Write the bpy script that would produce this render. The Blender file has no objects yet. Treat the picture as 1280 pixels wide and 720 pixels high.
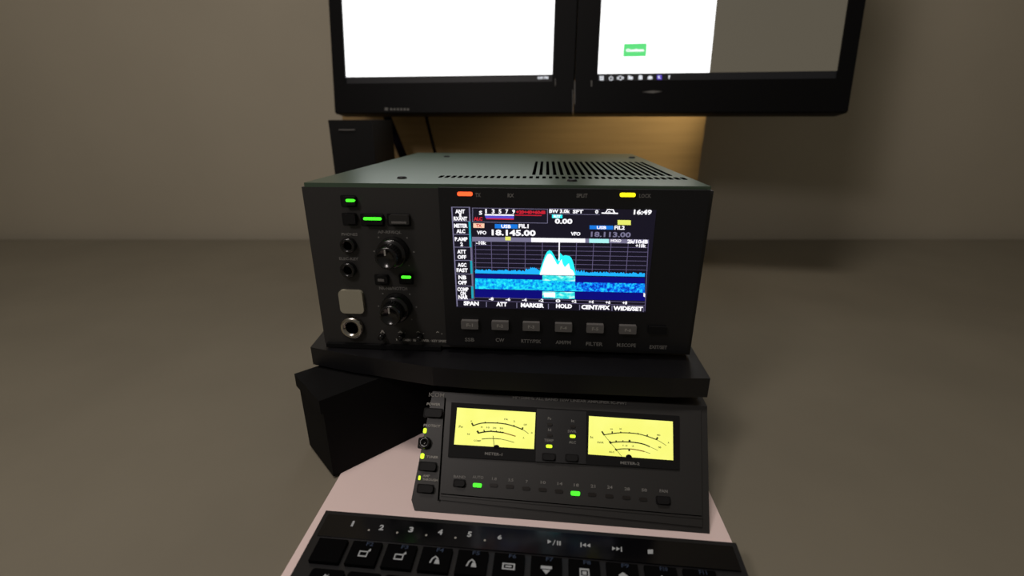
import bpy, bmesh, math, random
from mathutils import Vector, Matrix
random.seed(7)
R = math.radians
S = bpy.context.scene
C = S.collection

# ------------------------------------------------------------------ camera
FPX, PITCH = 580.0, R(20)
CAM = Vector((0, 0, 0.235))                      # phone held 23.5 cm above the desk top (desk top is z = 0)
cd = bpy.data.cameras.new('camera'); co = bpy.data.objects.new('camera', cd); C.objects.link(co)
cd.sensor_width = 36; cd.lens = 36 * FPX / 1280; cd.clip_start = 0.01
co.location = CAM; co.rotation_euler = (math.pi/2 - PITCH, 0, 0)
cd.dof.use_dof = True; cd.dof.focus_distance = 0.32; cd.dof.aperture_fstop = 5.6
S.camera = co

# ------------------------------------------------------------------ world, lights, exposure
def lin(c):
    return tuple((v/255/12.92 if v <= 10 else ((v/255 + .055)/1.055)**2.4) for v in c)
w = bpy.data.worlds.new('room_air'); S.world = w; w.use_nodes = True
w.node_tree.nodes['Background'].inputs[0].default_value = (1.0, .93, .80, 1)
w.node_tree.nodes['Background'].inputs[1].default_value = 0.10
S.view_settings.view_transform = 'Standard'; S.view_settings.look = 'None'
S.view_settings.exposure = 0.0; S.view_settings.gamma = 1
def area(name, loc, aim, size, power, col):
    l = bpy.data.lights.new(name, 'AREA'); l.shape = 'DISK'; l.size = size; l.energy = power; l.color = col
    o = bpy.data.objects.new(name, l); C.objects.link(o); o.location = loc
    o.rotation_euler = (Vector(aim) - Vector(loc)).to_track_quat('-Z', 'Y').to_euler()
    return o
area('ceiling_lamp', (-.25, .10, 1.70), (0, .55, .1), .35, 8, (1, .90, .82))
area('left_fill_light', (-.34, -.12, .62), (-.08, .24, .02), .14, 1.4, (1, .90, .86))  # added unseen light at left front, brightens the pale desk area
sl = bpy.data.lights.new('board_fill_spot', 'SPOT'); sl.energy = 9; sl.color = (1, .84, .58); sl.spot_size = R(56); sl.spot_blend = .9; sl.shadow_soft_size = .03  # added spot, hidden behind the right monitor, brightens the board's right part
so = bpy.data.objects.new('board_fill_spot', sl); C.objects.link(so); so.location = (.40, .765, .46)
so.rotation_euler = (Vector((.20, .86, .20)) - so.location).to_track_quat('-Z', 'Y').to_euler()

# ------------------------------------------------------------------ materials
def mat(name, rgb, rough=.5, metal=0, emit=0, spec=.5, noise=None, bump=0, bscale=400, coat=0):
    m = bpy.data.materials.new(name); m.use_nodes = True
    nt = m.node_tree; b = nt.nodes['Principled BSDF']
    c = (*lin(rgb), 1)
    b.inputs['Base Color'].default_value = c if not emit else (0, 0, 0, 1)
    b.inputs['Roughness'].default_value = rough; b.inputs['Metallic'].default_value = metal
    b.inputs['Specular IOR Level'].default_value = spec
    if coat: b.inputs['Coat Weight'].default_value = coat; b.inputs['Coat Roughness'].default_value = .08
    if emit:
        b.inputs['Emission Color'].default_value = c; b.inputs['Emission Strength'].default_value = emit
    if noise or bump:
        tc = nt.nodes.new('ShaderNodeTexCoord')
        n = nt.nodes.new('ShaderNodeTexNoise'); nt.links.new(tc.outputs['Object'], n.inputs['Vector'])
        n.inputs['Scale'].default_value = noise[1] if noise else bscale; n.inputs['Detail'].default_value = 5
        if noise:
            r = nt.nodes.new('ShaderNodeValToRGB'); k = noise[0]
            r.color_ramp.elements[0].color = (*[v*(1-k) for v in lin(rgb)], 1)
            r.color_ramp.elements[1].color = (*[min(1, v*(1+k)) for v in lin(rgb)], 1)
            r.color_ramp.elements[0].position = .3; r.color_ramp.elements[1].position = .7
            nt.links.new(n.outputs['Fac'], r.inputs['Fac']); nt.links.new(r.outputs['Color'], b.inputs['Base Color'])
        if bump:
            n2 = nt.nodes.new('ShaderNodeTexNoise'); n2.inputs['Scale'].default_value = bscale
            nt.links.new(tc.outputs['Object'], n2.inputs['Vector'])
            bp = nt.nodes.new('ShaderNodeBump'); bp.inputs['Strength'].default_value = bump; bp.inputs['Distance'].default_value = .0004
            nt.links.new(n2.outputs['Fac'], bp.inputs['Height']); nt.links.new(bp.outputs['Normal'], b.inputs['Normal'])
    return m
M = dict(
    wall=mat('painted_wall', (184, 176, 158), .9, noise=(.05, 3), bump=.1, bscale=120),
    desk=mat('taupe_laminate', (120, 114, 99), .6, noise=(.06, 9)),
    pale=mat('pale_desk_surface', (236, 214, 210), .75, noise=(.03, 14)),
    wood=None,
    black=mat('black_plastic', (16, 16, 19), .38, bump=.05, bscale=900),
    satin=mat('satin_black_plastic', (10, 10, 11), .6, spec=.25),
    matte=mat('matte_black', (10, 10, 11), .8, spec=.15),
    glossy=mat('glossy_black', (6, 6, 9), .12, spec=.4),
    case=mat('charcoal_case', (34, 33, 32), .45, bump=.08, bscale=1500),
    panel=mat('charcoal_panel', (40, 39, 38), .5, bump=.05, bscale=1500),
    dark=mat('dark_recess', (14, 14, 15), .7, spec=.2),
    cover=mat('grey_green_metal_cover', (88, 108, 90), .29, metal=.6, bump=.03, bscale=2000),
    hole=mat('vent_black', (3, 3, 3), .9, spec=0),
    chrome=mat('worn_metal', (190, 185, 175), .25, metal=1),
    knob=mat('black_knob', (14, 14, 15), .22, spec=.6),
    bezel=mat('monitor_black', (7, 7, 9), .55, spec=.15),
    uface=mat('control_unit_face', (31, 30, 29), .5, bump=.05, bscale=1500),
    keyt=mat('key_black', (4, 4, 5), .8, spec=.05),
    greybtn=mat('grey_button', (98, 96, 94), .5),
    tanbtn=mat('warm_grey_socket', (150, 146, 128), .5),
    print=mat('grey_print', (150, 148, 142), .7),
    dimprint=mat('dim_grey_print', (112, 111, 108), .7),
    legend=mat('key_legend', (165, 170, 174), .6),
    bluelegend=mat('blue_key_legend', (22, 40, 66), .6),
    cable1=mat('purple_black_cable', (14, 8, 20), .9, spec=.1),
    cable2=mat('brown_black_cable', (14, 8, 7), .9, spec=.1),
    white=mat('screen_white', (255, 255, 255), emit=1.6),
    desktop=mat('screen_taupe_desktop', (88, 82, 70), emit=1.0),
    taskbar=mat('screen_taskbar', (14, 14, 16), emit=1),
    icon=mat('screen_icon_white', (225, 228, 235), emit=1),
    violet=mat('screen_icon_violet', (92, 70, 200), emit=1),
    green=mat('screen_green', (95, 226, 128), emit=1),
    led_green=mat('led_green', (70, 255, 40), emit=1.6),
    led_lime=mat('led_lime', (205, 255, 40), emit=1.5),
    led_red=mat('led_red', (255, 84, 40), emit=2.0),
    led_yellow=mat('led_yellow', (255, 232, 20), emit=1.8),
    led_off=mat('led_unlit', (30, 26, 24), .3),
    s_bg=mat('lcd_navy', (17, 14, 30), emit=1),
    s_grid=mat('lcd_grid', (100, 92, 128), emit=1),
    s_white=mat('lcd_white', (252, 250, 255), emit=1.1),
    s_grey=mat('lcd_grey', (120, 116, 145), emit=1),
    s_cyan=mat('lcd_cyan', (40, 240, 245), emit=1.1),
    s_trace=mat('lcd_trace', (25, 175, 250), emit=1.1),
    s_teal=mat('lcd_teal', (30, 165, 185), emit=1),
    s_pcyan=mat('lcd_pale_cyan', (175, 245, 245), emit=1),
    s_blue=mat('lcd_blue', (18, 120, 225), emit=1),
    s_dblue=mat('lcd_deep_blue', (2, 2, 120), emit=1),
    s_violet=mat('lcd_violet', (90, 80, 205), emit=1),
    s_red=mat('lcd_red', (205, 30, 50), emit=1),
    s_peach=mat('lcd_peach', (255, 205, 175), emit=1),
    s_yellow=mat('lcd_yellow', (235, 240, 110), emit=1),
    m_face=None,
    m_ink=mat('meter_ink', (48, 52, 10), .8),
    m_red=mat('meter_red_ink', (176, 120, 40), .8),
)
def wood():
    m = bpy.data.materials.new('orange_brown_wood'); m.use_nodes = True; nt = m.node_tree; b = nt.nodes['Principled BSDF']
    tc = nt.nodes.new('ShaderNodeTexCoord'); mp = nt.nodes.new('ShaderNodeMapping'); mp.inputs['Scale'].default_value = (3, 40, 60)
    n = nt.nodes.new('ShaderNodeTexNoise'); n.inputs['Scale'].default_value = 2; n.inputs['Detail'].default_value = 6
    r = nt.nodes.new('ShaderNodeValToRGB')
    r.color_ramp.elements[0].color = (*lin((138, 112, 68)), 1); r.color_ramp.elements[1].color = (*lin((172, 142, 92)), 1)
    nt.links.new(tc.outputs['Object'], mp.inputs['Vector']); nt.links.new(mp.outputs['Vector'], n.inputs['Vector'])
    nt.links.new(n.outputs['Fac'], r.inputs['Fac']); nt.links.new(r.outputs['Color'], b.inputs['Base Color'])
    b.inputs['Roughness'].default_value = .55
    return m
M['wood'] = wood()
def noisy_screen(name, stops, scale, stretch=(1, 1, 1)):
    m = bpy.data.materials.new(name); m.use_nodes = True; nt = m.node_tree; b = nt.nodes['Principled BSDF']
    b.inputs['Base Color'].default_value = (0, 0, 0, 1)
    tc = nt.nodes.new('ShaderNodeTexCoord'); mp = nt.nodes.new('ShaderNodeMapping'); mp.inputs['Scale'].default_value = stretch
    n = nt.nodes.new('ShaderNodeTexNoise'); n.inputs['Scale'].default_value = scale; n.inputs['Detail'].default_value = 3
    r = nt.nodes.new('ShaderNodeValToRGB')
    while len(r.color_ramp.elements) < len(stops): r.color_ramp.elements.new(.5)
    for e, (p, c) in zip(r.color_ramp.elements, stops): e.position = p; e.color = (*lin(c), 1)
    nt.links.new(tc.outputs['Object'], mp.inputs['Vector']); nt.links.new(mp.outputs['Vector'], n.inputs['Vector'])
    nt.links.new(n.outputs['Fac'], r.inputs['Fac']); nt.links.new(r.outputs['Color'], b.inputs['Emission Color'])
    b.inputs['Emission Strength'].default_value = 1
    return m
M['s_fall'] = noisy_screen('lcd_waterfall', [(.36, (0, 40, 190)), (.5, (0, 130, 255)), (.62, (30, 215, 255))], 620)
M['s_fall_left'] = noisy_screen('lcd_waterfall_left', [(.34, (0, 120, 235)), (.5, (0, 195, 250)), (.66, (40, 245, 255))], 620)
M['s_burst'] = noisy_screen('lcd_burst', [(.3, (0, 190, 215)), (.5, (70, 245, 240)), (.68, (215, 255, 250))], 300, (1, 1, 2))
M['m_face'] = noisy_screen('meter_backlit_yellow', [(.2, (245, 245, 105)), (.8, (255, 255, 140))], 40)

# ------------------------------------------------------------------ helpers
def ray(px, py):
    f = Vector((0, math.cos(PITCH), -math.sin(PITCH))); u = Vector((0, math.sin(PITCH), math.cos(PITCH)))
    return f*FPX + Vector((1, 0, 0))*(px-640) - u*(py-360)
def wpt(px, py, Y): r = ray(px, py); return CAM + r*(Y/r.y)
class Face:
    """a panel in the room: x along it, y into it, z up along it; at() finds where a measured point lies on it"""
    def __init__(s, origin, yaw, tilt, roll=0):
        s.o = Vector(origin)
        m = Matrix.Rotation(yaw, 3, 'Z') @ Matrix.Rotation(roll, 3, 'Y') @ Matrix.Rotation(-tilt, 3, 'X')
        s.m = m; s.M = Matrix.Translation(s.o) @ m.to_4x4(); s.i = m.inverted()
    def at(s, px, py, y=0):
        c = s.i @ (CAM - s.o); d = s.i @ ray(px, py)
        t = (y - c.y)/d.y; p = c + d*t
        return (p.x, p.z)
def thing(name, F, label, cat, group=None):
    o = bpy.data.objects.new(name, None); C.objects.link(o); o.matrix_world = F.M if isinstance(F, Face) else Matrix.Translation(F)
    o.empty_display_size = .02
    o['label'] = label; o['category'] = cat
    if group: o['group'] = group
    return o
def link(name, bm, m, parent=None, smooth=False):
    me = bpy.data.meshes.new(name); bmesh.ops.recalc_face_normals(bm, faces=bm.faces); bm.to_mesh(me); bm.free()
    me.materials.append(m)
    if smooth:
        for p in me.polygons: p.use_smooth = True
    o = bpy.data.objects.new(name, me); C.objects.link(o); o.parent = parent
    return o
def prism(bm, pts, a, b, off=None):
    """polygon pts (x,z) from depth y=a (front) to y=b (back); off shifts the back copy"""
    dx, dz = off or (0, 0)
    f = [bm.verts.new((x, a, z)) for x, z in pts]; k = [bm.verts.new((x+dx, b, z+dz)) for x, z in pts]
    n = len(pts); bm.faces.new(f); bm.faces.new(k[::-1])
    for i in range(n): bm.faces.new((f[i], k[i], k[(i+1) % n], f[(i+1) % n]))
def box(bm, x0, x1, y0, y1, z0, z1): prism(bm, [(x0, z0), (x1, z0), (x1, z1), (x0, z1)], y0, y1)
def bev(bm, w, seg=2, sharp=30):
    ed = [e for e in bm.edges if e.is_manifold and e.calc_face_angle(0) > R(sharp)]
    bmesh.ops.bevel(bm, geom=ed, offset=w, segments=seg, affect='EDGES', profile=.5, clamp_overlap=True)
def flat(bm, pts, y):
    bm.faces.new([bm.verts.new((x, y, z)) for x, z in pts])
def rrect(cx, cz, w, h, r, n=4):
    p = []
    for i, (sx, sz) in enumerate(((1, -1), (1, 1), (-1, 1), (-1, -1))):
        for k in range(n+1):
            a = R(-90 + 90*i + 90*k/n)
            p.append((cx + sx*(w/2-r) + r*math.cos(a), cz + sz*(h/2-r) + r*math.sin(a)))
    return p
def lathe(bm, cx, cz, prof, seg=40):
    """prof: (radius, y) from back to front about an axis along local y"""
    rings = []
    for r, y in prof:
        rings.append([bm.verts.new((cx+r*math.cos(2*math.pi*k/seg), y, cz+r*math.sin(2*math.pi*k/seg))) for k in range(seg)])
    for a, b in zip(rings, rings[1:]):
        for k in range(seg): bm.faces.new((a[k], a[(k+1) % seg], b[(k+1) % seg], b[k]))
    bm.faces.new(rings[0]); bm.faces.new(rings[-1])
def tube(bm, pts, r, seg=12):
    pts = [Vector(p) for p in pts]; rings = []
    for i, p in enumerate(pts):
        d = (pts[min(i+1, len(pts)-1)] - pts[max(i-1, 0)]).normalized()
        a = d.orthogonal().normalized() if abs(d.x) > .9 else d.cross(Vector((1, 0, 0))).normalized(); b = d.cross(a)
        rings.append([bm.verts.new(p + (a*math.cos(2*math.pi*k/seg) + b*math.sin(2*math.pi*k/seg))*r) for k in range(seg)])
    for a, b in zip(rings, rings[1:]):
        for k in range(seg): bm.faces.new((a[k], a[(k+1) % seg], b[(k+1) % seg], b[k]))
    bm.faces.new(rings[0]); bm.faces.new(rings[-1][::-1])
_glyph = {}
def glyph(s, bold):
    if (s, bold) not in _glyph:
        cu = bpy.data.curves.new('t', 'FONT'); cu.body = s; cu.size = 1; cu.offset = .03*bold; cu.resolution_u = 2
        cu.fill_mode = 'FRONT'
        o = bpy.data.objects.new('t', cu); C.objects.link(o); bpy.context.view_layer.update()
        me = o.evaluated_get(bpy.context.evaluated_depsgraph_get()).to_mesh()
        vs = [v.co.copy() for v in me.vertices]; fs = [tuple(p.vertices) for p in me.polygons]
        o.to_mesh_clear(); bpy.data.objects.remove(o); bpy.data.curves.remove(cu)
        x0, x1 = min(v.x for v in vs), max(v.x for v in vs); z0, z1 = min(v.y for v in vs), max(v.y for v in vs)
        _glyph[(s, bold)] = ([((v.x-(x0+x1)/2)/(x1-x0), (v.y-(z0+z1)/2)/(z1-z0)) for v in vs], fs)
    return _glyph[(s, bold)]
def text(bm, F, s, px, py, wpx, hpx, y, bold=1, shear=0):
    """flat lettering s centred on a measured point of panel F"""
    cx, cz = F.at(px, py, y); ax, az = F.at(px-wpx/2, py, y); bx, bz = F.at(px+wpx/2, py, y)
    _, t = F.at(px, py-hpx/2, y); _, b = F.at(px, py+hpx/2, y)
    vs, fs = glyph(s, bold); W = bx-ax; H = t-b
    q = [bm.verts.new((cx + x*W + z*H*shear, y, cz + z*H)) for x, z in vs]
    for f in fs:
        try: bm.faces.new([q[i] for i in f])
        except ValueError: pass
def texts(name, F, parent, m, y, items, bold=1):
    bm = bmesh.new()
    for it in items: text(bm, F, it[0], it[1], it[2], it[3]*(.5 if it[0] == '1' and it[3] > 3 and name == 'signal_lettering' else 1), it[4], y, bold)
    return link(name, bm, m, parent)
def P(F, pts, y=0): return [F.at(x, z, y) for x, z in pts]
def rect(F, x0, y0, x1, y1, y=0):
    """upright rectangle on F spanning about the measured box"""
    a, b = F.at((x0+x1)/2, y0, y), F.at((x0+x1)/2, y1, y); l, r = F.at(x0, (y0+y1)/2, y), F.at(x1, (y0+y1)/2, y)
    return l[0], r[0], b[1], a[1]
def pad(F, name, m, parent, x0, y0, x1, y1, front, back=0, r=.0, bevel=0, smooth=False):
    a, b, c, d = rect(F, x0, y0, x1, y1, front)
    bm = bmesh.new(); r = min(r, (b-a)/2.01, (d-c)/2.01)
    prism(bm, rrect((a+b)/2, (c+d)/2, b-a, d-c, r) if r else [(a, c), (b, c), (b, d), (a, d)], front, back)
    if bevel: bev(bm, bevel)
    return link(name, bm, m, parent)
def sq(x, y, w_, h): return [(x-w_/2, y-h/2), (x+w_/2, y-h/2), (x+w_/2, y+h/2), (x-w_/2, y+h/2)]
def decal(F, name, m, parent, polys, y):
    bm = bmesh.new()
    for p in polys: flat(bm, P(F, p, y), y)
    return link(name, bm, m, parent)
def bar(x0, y0, x1, y1, h):
    return [(x0, y0-h/2), (x1, y1-h/2), (x1, y1+h/2), (x0, y0+h/2)]

# ------------------------------------------------------------------ the setting
def struct(name, m, *b):
    bm = bmesh.new(); box(bm, *b); o = link(name, bm, m); o['kind'] = 'structure'; return o
struct('wall_back', M['wall'], -1.6, 1.6, .96, 1.06, -.75, 1.7)
struct('wall_left', M['wall'], -1.7, -1.6, -1.4, 1.06, -.75, 1.7)
struct('wall_right', M['wall'], 1.6, 1.7, -1.4, 1.06, -.75, 1.7)
struct('floor', M['desk'], -1.7, 1.7, -1.4, 1.06, -.80, -.75)

d = thing('desk', Vector((0, 0, -.75)), 'wide taupe laminate desk carrying all the radio gear', 'desk')
bm = bmesh.new(); box(bm, -1.15, 1.15, -.05, .94, .72, .75); bev(bm, .003); link('desk_top', bm, M['desk'], d)
for x in (-1.08, 1.03):
    bm = bmesh.new(); box(bm, x, x+.05, .02, .07, 0, .72); link('leg', bm, M['matte'], d)
    bm = bmesh.new(); box(bm, x, x+.05, .85, .90, 0, .72); link('leg', bm, M['matte'], d)

F0 = Face((0, 0, .0018), 0, R(90))               # plane just above the desk top; local -z is towards the viewer
def ground(px, py, z=.0018):
    r = ray(px, py); t = (z-CAM.z)/r.z; return CAM + r*t
bm = bmesh.new()
yw = R(-5)
pts = [(-.128, .15), (.125, .13), (.140, .40), (-.108, .42)]
vs = [bm.verts.new((x, y, .0003)) for x, y in pts]; f = bm.faces.new(vs)
g = bmesh.ops.extrude_face_region(bm, geom=[f]); bmesh.ops.translate(bm, vec=(0, 0, .0015), verts=[v for v in g['geom'] if isinstance(v, bmesh.types.BMVert)])
o = link('pale_desk_stand_in', bm, M['pale']); o['label'] = 'pale pinkish sheet standing in for the desk surface showing beside the meter unit and above the keyboard'; o['category'] = 'desk surface'  # thin sheet standing in for the pale surface of the desk itself

# ------------------------------------------------------------------ transceiver on its shelf
SH = .080                                        # top of the shelf
YAW = R(-4)
FR = Face((0, .292, .082), YAW, 0)
tr = thing('radio_transceiver', FR, 'large black desktop radio transceiver with lit colour display on the shelf', 'radio')
L, _ = FR.at(386, 300); Rr, _ = FR.at(884, 300); _, T = FR.at(640, 234); _, B = FR.at(640, 437)
DEP = .28
bm = bmesh.new(); box(bm, L+.004, Rr-.004, .012, DEP, B+.004, T-.001); bev(bm, .002); link('chassis', bm, M['case'], tr)
# sheet-metal cover, its front lip and perforations
bm = bmesh.new(); box(bm, L+.002, Rr-.002, .001, DEP+.002, T-.0012, T+.0015); bev(bm, .0007, 2); link('top_cover', bm, M['cover'], tr)
def slots(x0, x1, y0, ln, n, wd):
    bm = bmesh.new(); box(bm, -wd/2, wd/2, 0, ln, 0, .0003)
    s = link('vent_slot', bm, M['hole'], tr); me = s.data
    for k in range(n):
        o = s if k == 0 else bpy.data.objects.new('vent_slot', me)
        if k: C.objects.link(o); o.parent = tr
        o.location = (x0+(x1-x0)*k/(n-1), y0, T+.0015)
slots(L+.083, Rr-.008, .034, .010, 38, .0024)
for r_ in range(6): slots(.012, .110, .056+r_*.019, .016, 20, .0024)
for x, y in ((L+.058, .028), (.038, .021), (Rr-.012, .22), (L+.05, .22)):
    bm = bmesh.new(); bmesh.ops.create_cone(bm, cap_ends=True, segments=20, radius1=.0036, radius2=.0028, depth=.0012)
    o = link('cover_screw', bm, M['satin'], tr); o.location = (x, y, T+.002)
# front: left control panel and the bigger display bezel
bm = bmesh.new(); box(bm, L, Rr, .001, .014, B, T-.0012); bev(bm, .0025, 3); fp = link('front_panel', bm, M['panel'], tr)
a, b, c, dd = rect(FR, 553, 236, 874, 436, -.003)
bm = bmesh.new(); box(bm, a, b, -.003, .003, c, dd); bev(bm, .0018, 3); bz = link('display_bezel', bm, M['black'], tr)
bz['label'] = 'glossy black surround of the display'
a, b, c, dd = rect(FR, 440, 426, 551, 436, -.001)
bm = bmesh.new(); box(bm, L+.002, b, -.002, .003, c, dd-.0035); bev(bm, .001); link('lower_lip', bm, M['matte'], tr)
for x in (L+.03, Rr-.03):
    for y in (.03, .24):
        bm = bmesh.new(); bmesh.ops.create_cone(bm, cap_ends=True, segments=24, radius1=.009, radius2=.010, depth=B+.0015)
        o = link('foot', bm, M['matte'], tr); o.location = (x, y, (B-.0015)/2)
# left panel seams
for x0, y0, x1, y1 in ((436, 258, 536, 258.6), (436, 288, 470, 288.6)): pass
YB = -.0032                                      # just in front of the bezel
# status lights
for nm, m, x0, y0, x1, y1 in (('transmit_light', 'led_red', 571.5, 240, 590.5, 245), ('lock_light', 'led_yellow', 775, 241.2, 794.5, 246.2)):
    pad(FR, nm, M[m], tr, x0, y0, x1, y1, -.0037, -.002, r=.001)
texts('bezel_lettering', FR, tr, M['dimprint'], YB, [('TX', 597.5, 243.8, 7, 5), ('RX', 638.5, 244.3, 8, 5), ('SPLIT', 727.5, 244.5, 14, 5), ('LOCK', 806.5, 244.8, 15, 5)])
# function keys and mode names under the display
fk = [(587, 406.5), (625, 407.5), (664, 408.7), (704.5, 410), (744, 411.3), (785, 412.8)]
for i, (x, y) in enumerate(fk):
    k = pad(FR, 'function_key', M['greybtn'], tr, x-10.7, y-5, x+10.7, y+5, -.0062, -.002, r=.0006, bevel=.0004)
    texts('key_legend', FR, k, M['print'], -.0063, [('F-%d' % (i+1), x, y, 8, 4)])
k = pad(FR, 'function_key', M['satin'], tr, 811, 409, 834, 418, -.005, -.002, r=.0006, bevel=.0004)
texts('mode_lettering', FR, tr, M['dimprint'], YB, [(s, x, y, w_, 4.6) for s, x, y, w_ in
      (('SSB', 587, 424.5, 12), ('CW', 625, 425, 11), ('RTTY/PSK', 664, 426.5, 25), ('AM/FM', 704, 428, 19), ('FILTER', 743, 430, 21), ('M.SCOPE', 783, 431.5, 24), ('EXIT/SET', 823, 434, 22))])
# left panel controls
def push(x0, y0, x1, y1, m='satin', out=.003, name='push_button', light=None):
    pad(FR, 'button_recess', M['dark'], tr, x0-2.2, y0-2, x1+2.2, y1+2, .0006, .003, r=.001)
    k = pad(FR, name, M[m], tr, x0, y0, x1, y1, -out, .002, r=.0012, bevel=.0005)
    if light: pad(FR, 'button_light', M['led_green'], k, *light, -out-.0006, -out+.001, r=.0008)
    return k
push(428, 246, 443.5, 257, light=(432, 249, 443, 252.5))
push(430, 268, 444, 280)
push(453, 269, 478, 281, light=(454, 271.8, 476.5, 275.3))
k = push(486, 269, 511, 281, m='case'); pad(FR, 'button_mark', M['greybtn'], k, 489, 277, 508, 279.6, -.0034, -.002)
k = push(470.5, 345, 484, 354.5); pad(FR, 'button_mark', M['greybtn'], k, 472, 349, 480, 352, -.0034, -.002)
push(501, 344.5, 514.5, 353.5, light=(501.5, 345, 513.5, 348.3))
def knob(cx, cy, rpx, parent=tr):
    x, z = FR.at(cx, cy, -.006); r = FR.at(cx+rpx, cy, -.010)[0] - FR.at(cx, cy, -.010)[0]
    bm = bmesh.new(); lathe(bm, x, z, [(r*1.02, .0009), (r*1.02, -.001), (r, -.0035), (r*.96, -.006), (r*.90, -.0068)], 48)
    outer = link('outer_knob_ring', bm, M['knob'], parent, True)
    bm = bmesh.new(); ri = r*.72
    prof = [(ri, -.006), (ri, -.014), (ri*.96, -.0155), (ri*.80, -.0165), (ri*.78, -.0160)]
    lathe(bm, x, z, prof, 48)
    inner = link('inner_knob', bm, M['knob'], parent, True)
    for k in range(28):
        a = 2*math.pi*k/28
        if k == 0:
            bm = bmesh.new(); box(bm, -.0004, .0004, -.0145, -.0068, ri*.985, ri*1.035); rib0 = link('grip_rib', bm, M['knob'], inner)
            rib0.location = (x, 0, z); continue
        o = bpy.data.objects.new('grip_rib', rib0.data); C.objects.link(o); o.parent = inner
        o.location = (x, 0, z); o.rotation_euler = (0, a, 0)
    bm = bmesh.new(); box(bm, x-.0005, x+.0005, -.0170, -.0155, z+ri*.3, z+ri*.8); link('pointer_line', bm, M['print'], inner)
    bm = bmesh.new()
    for a in range(-135, 136, 45):
        dx, dz = math.sin(R(a))*r*1.32, math.cos(R(a))*r*1.32
        flat(bm, rrect(x+dx, z+dz, .0011, .0011, .0005), .0008)
    link('dial_dots', bm, M['dimprint'], parent)
knob(488.5, 318, 19.5); knob(493, 388, 18.5)
def jack(cx, cy, rpx, metal=True):
    x, z = FR.at(cx, cy, 0); r = FR.at(cx+rpx, cy)[0] - x
    bm = bmesh.new(); seg = 36
    lathe(bm, x, z, [(r, .002), (r, -.0022), (r*.88, -.0030), (r*.62, -.0030), (r*.58, -.0012)], seg)
    j = link('jack_socket', bm, M['chrome'] if metal else M['knob'], tr, True)
    bm = bmesh.new(); lathe(bm, x, z, [(r*.56, .001), (r*.56, -.0014)], 28); link('jack_hole', bm, M['hole'], j)
    return j
jack(436, 306.5, 9.5, False); jack(436, 337, 9.5, False)
j = jack(441, 409, 14)
pad(FR, 'square_socket_cover', M['tanbtn'], tr, 424, 363.5, 453.5, 392, -.002, .002, r=.003, bevel=.0006)
texts('panel_lettering', FR, tr, M['dimprint'], .0008, [('AF-RF/SQL', 487, 290.5, 30, 4.4), ('NR-NB/NOTCH', 491.5, 360.5, 35, 4), ('PHONES', 437, 293, 20, 3.6), ('ELEC-KEY', 436, 323.5, 24, 3.6)])
texts('panel_icons', FR, tr, M['print'], .0008, [('^', 478, 414.5, 6, 4), ('▲ ,', 502, 415, 10, 3), ('^ .', 525, 415.5, 10, 3), ('^ ,', 550-1, 416, 8, 4)])
texts('lower_lettering', FR, tr, M['print'], -.0022, [('MIC GAIN · RF POWER · KEY SPEED', 527, 425.6, 64, 3)])
# small adjusting knobs half hidden in the lower row
for x, y in ((478, 419.5), (502, 420), (525, 420.8)):
    cx, cz = FR.at(x, y); bm = bmesh.new(); lathe(bm, cx, cz, [(.0021, .001), (.0021, -.004), (.0017, -.0045)], 20); link('small_knob', bm, M['knob'], tr, True)

# --- the lit display
Y0 = -.0033
q = P(FR, [(564, 258.5), (820.5, 262.5), (807, 390.5), (570, 384)], Y0)
bm = bmesh.new(); prism(bm, q, Y0-.0002, -.001); dp = link('display_screen', bm, M['s_bg'], tr)
q = P(FR, [(559.5, 254), (825.5, 258), (812, 396), (565, 389)], Y0)
Y0 -= .00035
def dec(name, m, polys, lay=0): return decal(FR, name, M[m], dp, polys, Y0 - lay*.00012)
# menu column
rows = [(259, 276.5), (276.5, 293), (293, 309), (309, 325.5), (325.5, 342.5), (342.5, 357.5), (357.5, 374)]
lx = lambda y: 564 + (y-259)*.055; rx = lambda y: 587.5 + (y-259)*.040
pl = []
for y0, y1 in rows + [(374, 383)]:
    pl.append([(lx(y0), y0-.5), (rx(y0), y0-.3), (rx(y0), y0+.5), (lx(y0), y0+.3)])
pl.append([(lx(259), 259), (lx(259)+1.4, 259), (lx(383)+1.4, 383), (lx(383), 383)])
dec('menu_frame', 's_grey', pl)
dec('menu_edge', 's_grey', [[(rx(y)-1.6, y), (rx(y), y), (rx(z), z), (rx(z)-1.6, z)] for y, z in ((259, 277), (309, 325), (342, 357))])
dec('menu_active_edge', 's_teal', [[(rx(y)-2.6, y), (rx(y), y), (rx(z), z), (rx(z)-2.6, z)] for y, z in ((277, 309), (326, 342), (358, 373))], 1)
mt = [('ANT', 575, 264.3, 12), ('1', 575.3, 268.8, 2.5), ('RXANT', 575.5, 273.3, 17), ('METER', 576, 282.2, 17), ('ALC', 576, 289, 11), ('P.AMP', 576.5, 299, 16), ('2', 577, 305.3, 3.5),
      ('ATT', 577, 314.6, 11), ('OFF', 577.3, 321.3, 11), ('AGC', 577.5, 331.2, 11), ('FAST', 577.7, 337.8, 14), ('NB', 578, 346.8, 10), ('OFF', 578, 353.3, 11), ('COMP', 578.6, 361.7, 14), ('ON', 578.8, 366.8, 7), ('NAR', 579, 371.5, 12)]
texts('menu_lettering', FR, dp, M['s_white'], Y0-.0003, [(s, x, y, w_, 5) for s, x, y, w_ in mt], 1.6)
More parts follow.
